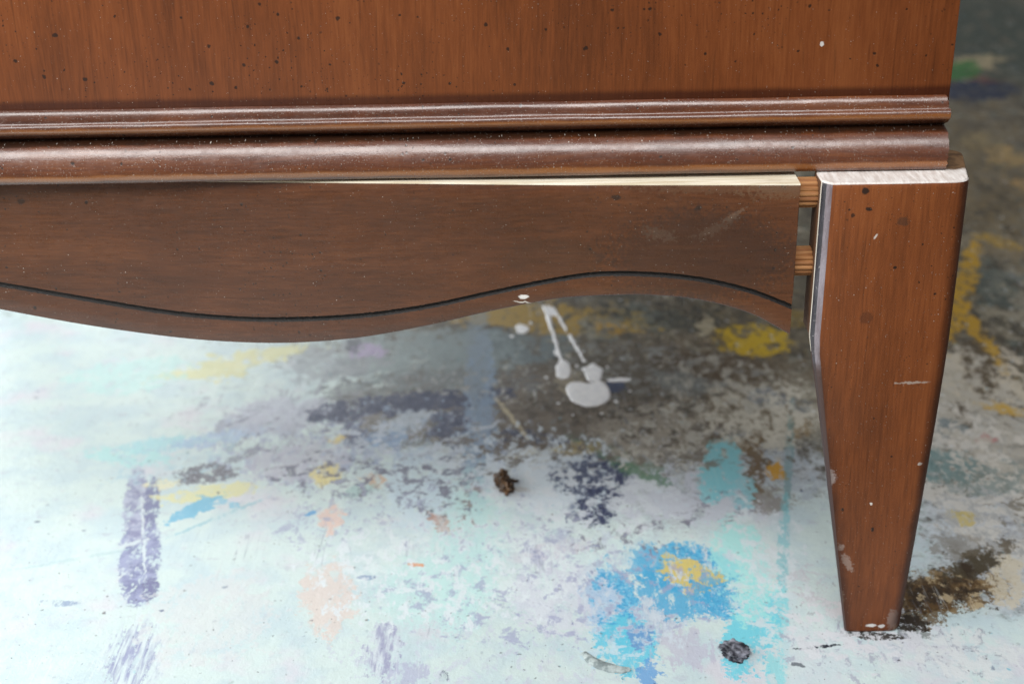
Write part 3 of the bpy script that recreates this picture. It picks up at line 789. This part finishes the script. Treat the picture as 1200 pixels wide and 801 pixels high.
# apron: sawn wave along the bottom, routed groove, raw pale top edge; pulled forward at its right end
BOT = [(-0.33,.1345),(-0.312,.1384),(-0.298,.1463),(-0.279,.1519),(-0.258,.1539),(-0.238,.1533),(-0.221,.1508),(-0.2014,.1466),(-0.1682,.1401),(-0.1347,.1351),(-0.1111,.1331),(-0.0874,.1328),(-0.0602,.1352),(-0.0331,.1405),
       (-0.0064,.1472),(0.0167,.1520),(0.033,.1535),(0.0526,.1539),(0.0721,.1519),(0.0918,.1463),(0.1059,.1384),(0.112,.1345)]
GRV = [(-0.33,.147),(-0.312,.1496),(-0.298,.1559),(-0.279,.1607),(-0.258,.1627),(-0.238,.1625),(-0.221,.1606),(-0.1995,.1575),(-0.1665,.1515),(-0.1334,.1458),(-0.1067,.1434),(-0.0865,.1432),(-0.0596,.1448),(-0.0328,.1489),
       (-0.0062,.1551),(0.0167,.1602),(0.0329,.1627),(0.0523,.1627),(0.0717,.1607),(0.0913,.1559),(0.1068,.1496),(0.112,.147)]
MID = (XL + XR)/2
def curve(pts, x):
    if x <= pts[0][0]: return pts[0][1]
    for i in range(len(pts)-1):
        if pts[i][0] <= x <= pts[i+1][0]: break
    p0, p1, p2, p3 = pts[max(i-1,0)], pts[i], pts[i+1], pts[min(i+2,len(pts)-1)]
    h = p2[0]-p1[0]; t = (x-p1[0])/h
    m1 = (p2[1]-p0[1])/(p2[0]-p0[0])*h; m2 = (p3[1]-p1[1])/(p3[0]-p1[0])*h
    return (2*t**3-3*t*t+1)*p1[1]+(t**3-2*t*t+t)*m1+(-2*t**3+3*t*t)*p2[1]+(t**3-t*t)*m2
AX0, AX1 = -0.3105, 0.1071
def apron_y(x): return .0098 - .055*max(x, -.25)
nx = 420
av, af, ai = [], [], []
for i in range(nx+1):
    x = AX0 + (AX1-AX0)*i/nx
    ZT = .1988 + .0013*min(1, max(0, (.02-x)/.13))
    zb, zg = curve(BOT, x), curve(GRV, x)
    y = apron_y(x)
    j1 = .00030*mnoise.noise(Vector((x*900, 0, 0))); j2 = .00026*mnoise.noise(Vector((x*1100, 5, 0)))
    gd = .0011 + .0003*mnoise.noise(Vector((x*500, 9, 0)))
    ring = [(y+.018, zb), (y+.0006, zb), (y+.0002, zb+.0002), (y, zb+.0006), (y, (zb+zg)/2), (y, zg-.0011+j1), (y+.0003, zg-.0008+j1), (y+gd, zg-.0003),
            (y+gd, zg+.0004), (y+.0003, zg+.0008+j2), (y, zg+.0010+j2)]
    ring += [(y, zg+.0010+(ZT-.0007-zg-.0010)*k/8) for k in range(1, 9)]
    ring += [(y+.0003, ZT-.0001), (y+.0008, ZT), (y+.018, ZT)]
    rag = .0003*mnoise.noise(Vector((0, 0, 0)))
    for k, (yy, zz) in enumerate(ring):
        xx = x
        if i == nx: xx += .00045*mnoise.noise(Vector((zz*600, yy*300, 2)))
        av.append((xx, yy, zz))
R_ = len(ring)
for i in range(nx):
    for j in range(R_):
        a, b = i*R_+j, i*R_+(j+1) % R_
        af.append((a, b, b+R_, a+R_))
        ai.append(1 if j in (18, 19, 20) else 2 if j in (5, 6, 7, 8, 9) else 0)
af.append(tuple(range(R_))); af.append(tuple(nx*R_+j for j in range(R_))); ai += [0, 0]
apron = part('apron', av, af, [apron_m, cream_m, gunk_m], mat_idx=ai, sharp=40)

# legs: straight block above, tapering inwards below the shoulder; inner front edge chamfered, outer edge rounded
def leg_rings():
    lv = [(0.0000,.0008),(.0006,.0002),(.0016,0),(.02,0),(.04,0),(.06,0),(.08,0),(.10,0),(.12,0),(.131,0),(.1345,0),(.138,0),(.150,0),(.165,0),(.18,0),(.19,0),(.1975,0),(.1994,.0001),(.2000,.0005)]
    rings = []
    for z, inset in lv:
        xl = .1145 if z >= .1345 else .1145 + (.1345-z)/.1345*(.1384-.1145)
        if z > .131 and z < .138: xl += .0003
        xr = .1694 - (.1694-.1628)*max(0, (.135-z)/.135)**1.25
        s = (xr-xl)/.0549
        k = 1.0 if z >= .1345 else max(.22, z/.1345)
        c = .0034*(.35+.65*k)                            # chamfer
        c = .0013 + .0022*min(1.0, max(0.0, (z-.02)/.118))**1.3
        rr = .0066*(.40+.60*s)                           # outer round
        di, do = .0155*(.75+.25*s), .0385*(.45+.55*s)
        tk = min(1.0, max(0.0, (.137-z)/.007))             # below the shoulder the inner side is planed away backwards
        pts = [(xl+.34*di*tk, di), (xl+.0006*tk, c*1.05), (xl+.0002+.0004*tk, c*.84), (xl+c*.46, c*.42), (xl+c*.86, .0003), (xl+c, 0.0), ((xl+xr)/2, -.0002)]
        for q in range(7):
            a = q/6*PI/2
            pts.append((xr-rr+rr*math.sin(a), rr-rr*math.cos(a)))
        rb = .007*s
        for q in range(7):
            a = q/6*PI/2
            pts.append((xr-rb+rb*math.cos(a), do-rb+rb*math.sin(a)))
        pts.append((xl+.024*s, do)); pts.append((xl+.004*s+.36*di*tk, di+.004))
        fl = .22*(.35+.65*k)
        pts = [(px + (max(0, py-rr)*fl if px > (xl+xr)/2+.004 else 0), py) for px, py in pts]
        cx, cy = (xl+xr)/2, do/2
        pts = [(px+(inset if px < cx else -inset), py+(inset if py < cy else -inset)) for px, py in pts]
        rings.append([(px, py, z) for px, py in pts])
    return rings
LR = leg_rings()
def leg_mesh(fx, fy, rear=False):
    vs, fs, mi = [], [], []
    m = len(LR[0])
    for r in LR: vs += [(fx(p[0]), fy(p[1]), p[2]) for p in r]
    for i in range(len(LR)-1):
        for j in range(m):
            a, b = i*m+j, i*m+(j+1) % m
            fs.append((a, b, b+m, a+m)); mi.append(1 if i >= len(LR)-2 else 2 if j in (0, m-1) and i >= 10 else 4 if j == 1 and i >= 9 else 5 if j == 2 else 3 if j in (3, 4) else 0)
    fs.append(tuple(range(m))); mi.append(2)
    fs.append(tuple((len(LR)-1)*m+j for j in range(m))); mi.append(1)
    return part('leg', vs, fs, [leg_m, white_m, inner_m, glare_m, edge_m, glaze_m], mat_idx=mi, sharp=38)
idn = lambda v: v
mirx = lambda v: 2*MID - v
mid_y = DEPTH + .0
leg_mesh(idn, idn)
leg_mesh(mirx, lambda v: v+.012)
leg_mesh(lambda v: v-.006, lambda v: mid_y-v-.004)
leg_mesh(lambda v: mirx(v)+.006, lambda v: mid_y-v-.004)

# fluted dowels bridging the open joint
def dowel(z, y, x0, x1, r=.0058):
    vs, fs = [], []
    NR = 64
    xs = [x0, x0+.0004, x1-.0004, x1]
    for k, x in enumerate(xs):
        rr = r - (.0004 if k in (0, 3) else 0)
        for q in range(NR):
            a = 2*PI*q/NR
            ro = rr*(1 - .12*(q % 4 in (0,)) - .03*(q % 4 in (1, 3)))
            vs.append((x, y+ro*math.cos(a), z+ro*math.sin(a)))
    for k in range(3):
        for q in range(NR):
            a, b = k*NR+q, k*NR+(q+1) % NR
            fs.append((a, b, b+NR, a+NR))
    fs.append(tuple(range(NR))); fs.append(tuple(3*NR+q for q in range(NR)))
    part('dowel', vs, fs, dowel_m, sharp=20)
dowel(.1925, .0122, .098, .126)
dowel(.1650, .0122, .098, .126)

# ------------------------------------------------------------------ thick paint and debris on the floor
def blob_mesh(outline_px, h, seed=0, rows=4):
    """raised puddle: outline in photo pixels laid on the floor"""
    h *= .28
    pts = [on_floor(*p) for p in outline_px]
    # densify with a closed Catmull-Rom
    out = []
    N = len(pts)
    for i in range(N):
        p0, p1, p2, p3 = [Vector(pts[(i+k) % N]) for k in (-1, 0, 1, 2)]
        for t in (0, .25, .5, .75):
            out.append(.5*((2*p1)+(p2-p0)*t+(2*p0-5*p1+4*p2-p3)*t*t+(3*p1-p0-3*p2+p3)*t**3))
    out = [p + Vector((mnoise.noise(Vector((p.x*400, p.y*400, seed))), mnoise.noise(Vector((p.x*400, p.y*400, seed+7)))))*.0008 + Vector((mnoise.noise(Vector((p.x*1500, p.y*1500, seed))), mnoise.noise(Vector((p.x*1500, p.y*1500, seed+7)))))*.0005 for p in out]
    c = sum(out, Vector((0,0)))/len(out)
    vs, fs = [], []
    M = len(out)
    for s, zz in ((1.0, -.0002), (.985, h*.45), (.93, h*.85), (.80, h), (.45, h*1.05)):
        for p in out:
            q = c+(p-c)*s
            vs.append((q.x, q.y, zz + (h*.25*mnoise.noise(Vector((q.x*300, q.y*300, seed+3))) if zz > 0 else 0)))
    for r in range(4):
        for i in range(M):
            a, b = r*M+i, r*M+(i+1) % M
            fs.append((a, b, b+M, a+M))
    vs.append((c.x, c.y, h*1.0)); k = len(vs)-1
    for i in range(M): fs.append((4*M+i, 4*M+(i+1) % M, k))
    return vs, fs
def ell(px, py, rx, ry, rot=0, seed=0, n=14):
    r = random.Random(seed); a = rad(rot); out = []
    for i in range(n):
        t = 2*PI*i/n; k = 1+r.uniform(-.16, .16)
        u, v = rx*k*math.cos(t), ry*k*math.sin(t)
        out.append((px+u*math.cos(a)-v*math.sin(a), py+u*math.sin(a)+v*math.cos(a)))
    return out
def trail(p0, p1, w0, w1, seed=0, n=9):
    r = random.Random(seed); L, Rr = [], []
    dx, dy = p1[0]-p0[0], p1[1]-p0[1]; d = math.hypot(dx, dy); nx_, ny_ = -dy/d, dx/d
    for i in range(n):
        t = i/(n-1); w = (w0+(w1-w0)*t)*r.uniform(.6, 1.25); o = r.uniform(-1, 1)
        x, y = p0[0]+dx*t+nx_*o, p0[1]+dy*t+ny_*o
        L.append((x+nx_*w, y+ny_*w)); Rr.append((x-nx_*w, y-ny_*w))
    return L + Rr[::-1]
def strip_mesh(outline_px, h, n):
    """a long thin run of paint: left edge, raised middle, right edge"""
    L = [on_floor(*p) for p in outline_px[:n]]; Rr = [on_floor(*p) for p in outline_px[n:][::-1]]
    vs, fs = [], []
    for a, b in zip(L, Rr):
        for t, zz in ((0, -.0002), (.2, h*.8), (.5, h), (.8, h*.8), (1, -.0002)):
            vs.append((a[0]+(b[0]-a[0])*t, a[1]+(b[1]-a[1])*t, zz))
    for i in range(n-1):
        for j in range(4):
            k = i*5+j; fs.append((k, k+1, k+6, k+5))
    return vs, fs
def join(*ms):
    V, Fc = [], []
    for v, f in ms:
        o = len(V); V += v; Fc += [tuple(i+o for i in q) for q in f]
    return V, Fc
white_paint = paint_mat('thick_white_paint', (226,228,234), (240,241,244), .45, 260)
v, f = join(blob_mesh([(664,452),(676,447),(690,449),(704,446),(712,452),(716,466),(708,473),(694,477),(678,474),(667,466)], .0009, 1),
            blob_mesh(ell(695, 437, 12, 10, 20, 3), .0008, 2), blob_mesh(ell(661, 433, 9, 13, -6, 4), .0008, 3),
            blob_mesh(ell(612, 385, 8, 5, 0, 5), .0006, 4), blob_mesh(ell(645, 364, 9, 5, 25, 6), .0006, 5),
            strip_mesh(trail((638, 358), (659, 424), 3.6, 2.6, 8, 16), .0003, 16), strip_mesh(trail((652, 366), (664, 388), 2.4, 2.0, 9, 10), .0003, 10),
            strip_mesh(trail((667, 392), (686, 424), 2.8, 1.6, 10, 14), .0003, 14), blob_mesh(ell(653, 413, 4, 4, 0, 6), .0005, 6),
            blob_mesh(ell(726, 445, 14, 2.6, -4, 12), .0004, 7), blob_mesh(ell(703, 452, 9, 5, 10, 13), .0006, 8),
            *[blob_mesh(ell(px, py, r, r*.6, 0, k), .0004, k) for k, (px, py, r) in enumerate(((640,442,2.4),(676,428,2),(712,430,1.8),(684,412,1.6),
              (648,392,1.7),(722,470,2.2),(655,472,2.0),(738,458,1.6),(600,394,2.2),(622,378,1.8),(672,486,1.6),(706,484,1.7)))])
sp = mesh_obj('paint_splash', v, f, white_paint, floor, sharp=60)
sp['label'] = 'white paint splash with two thin drips beneath the apron'

def lump(name, px, py, rx, ry, h, mat, seed, rot=0, amp=.45, freq=1.0):
    cx, cy = on_floor(px, py)
    ax = abs(on_floor(px+rx, py)[0]-cx); ay = abs(on_floor(px, py+ry)[1]-cy)
    bm = bmesh.new(); bmesh.ops.create_icosphere(bm, subdivisions=5, radius=1)
    for v in bm.verts:
        d = v.co.normalized(); q = d*1.6*freq
        k = 1 + amp*mnoise.fractal(q+Vector((seed, 0, 0)), .9, 2.2, 5) + amp*.6*mnoise.noise(q*2.3+Vector((0, seed, 0)))
        x, y, z = d.x*k*ax, d.y*k*ay, d.z*k*h
        c, s = math.cos(rad(rot)), math.sin(rad(rot))
        v.co = Vector((cx+x*c-y*s, cy+x*s+y*c, z + h*.35))
    for v in bm.verts: v.co.z = max(v.co.z, .0002)
    bm.verts.index_update()
    vs = [v.co.copy() for v in bm.verts]; fs = [[v.index for v in f.verts] for f in bm.faces]
    bm.free()
    return mesh_obj(name, vs, fs, mat, origin=(cx, cy, 0), sharp=80)
dark_lump = paint_mat('crusty_dark_paint', (30,32,42), (128,130,142), .55, 170)
brown_lump = paint_mat('brown_debris', (40,26,14), (104,74,44), .6, 420)
grey_strip = paint_mat('dried_grey_paint', (112,124,126), (168,180,180), .55, 300)
o = lump('paint_crust', 861, 764, 17, 11, .0022, dark_lump, 3.1, 10, .32, 1.1)
o['label'] = 'crumpled black and white paint crust on the white floor left of the leg'; o['category'] = 'paint crust'
cx, cy = on_floor(592, 568)
vs, fs = [], []
for (dx, dy, rx, ry, h, sd) in ((-.0016, .0030, .0040, .0062, .0038, 1.2), (.0012, -.0050, .0032, .0046, .0030, 5.7), (.0038, .0030, .0030, .0012, .0012, 8.8)):
    bm = bmesh.new(); bmesh.ops.create_icosphere(bm, subdivisions=4, radius=1)
    b0 = len(vs)
    for v in bm.verts:
        d = v.co.normalized(); q = d*2.0
        k = 1 + .5*mnoise.fractal(q+Vector((sd, 0, 0)), .9, 2.2, 5)
        vs.append((cx+dx+d.x*k*rx, cy+dy+d.y*k*ry, max(.0002, d.z*k*h+h*.4)))
    bm.verts.index_update()
    fs += [tuple(v.index+b0 for v in f.verts) for f in bm.faces]
    bm.free()
o = mesh_obj('dirt_clump', vs, fs, brown_lump, origin=(cx, cy, 0), sharp=80)
o['label'] = 'small dark brown clump of dirt on the pale blue floor'; o['category'] = 'dirt clump'

# curled strip of dried grey paint near the lower edge
pts = [(684, 765), (692, 773), (703, 779), (716, 783), (730, 785), (738, 784)]
vs, fs = [], []
for i, (px, py) in enumerate(pts):
    x, y = on_floor(px, py); t = i/(len(pts)-1); w = .0028*math.sin(PI*(.18+.68*t))
    i0, i1 = max(i-1, 0), min(i+1, len(pts)-1)
    d = (Vector(on_floor(*pts[i1]))-Vector(on_floor(*pts[i0]))).normalized(); nn = Vector((-d.y, d.x))
    for q in range(9):
        a = PI*q/8
        vs.append((x+nn.x*w*math.cos(a), y+nn.y*w*math.cos(a), .0001+.0013*math.sin(a)*(.6+.4*math.sin(PI*t))))
for i in range(len(pts)-1):
    for q in range(8):
        k = i*9+q; fs.append((k, k+1, k+10, k+9))
    k = i*9; fs.append((k, k+9, k+17, k+8))
fs.append(tuple(range(9))); fs.append(tuple(len(vs)-9+q for q in range(9)))
x, y = on_floor(712, 780)
o = mesh_obj('paint_strip', vs, fs, grey_strip, origin=(x, y, 0), sharp=70)
o['label'] = 'curved grey strip of dried paint lying below the bright blue stain'; o['category'] = 'paint strip'
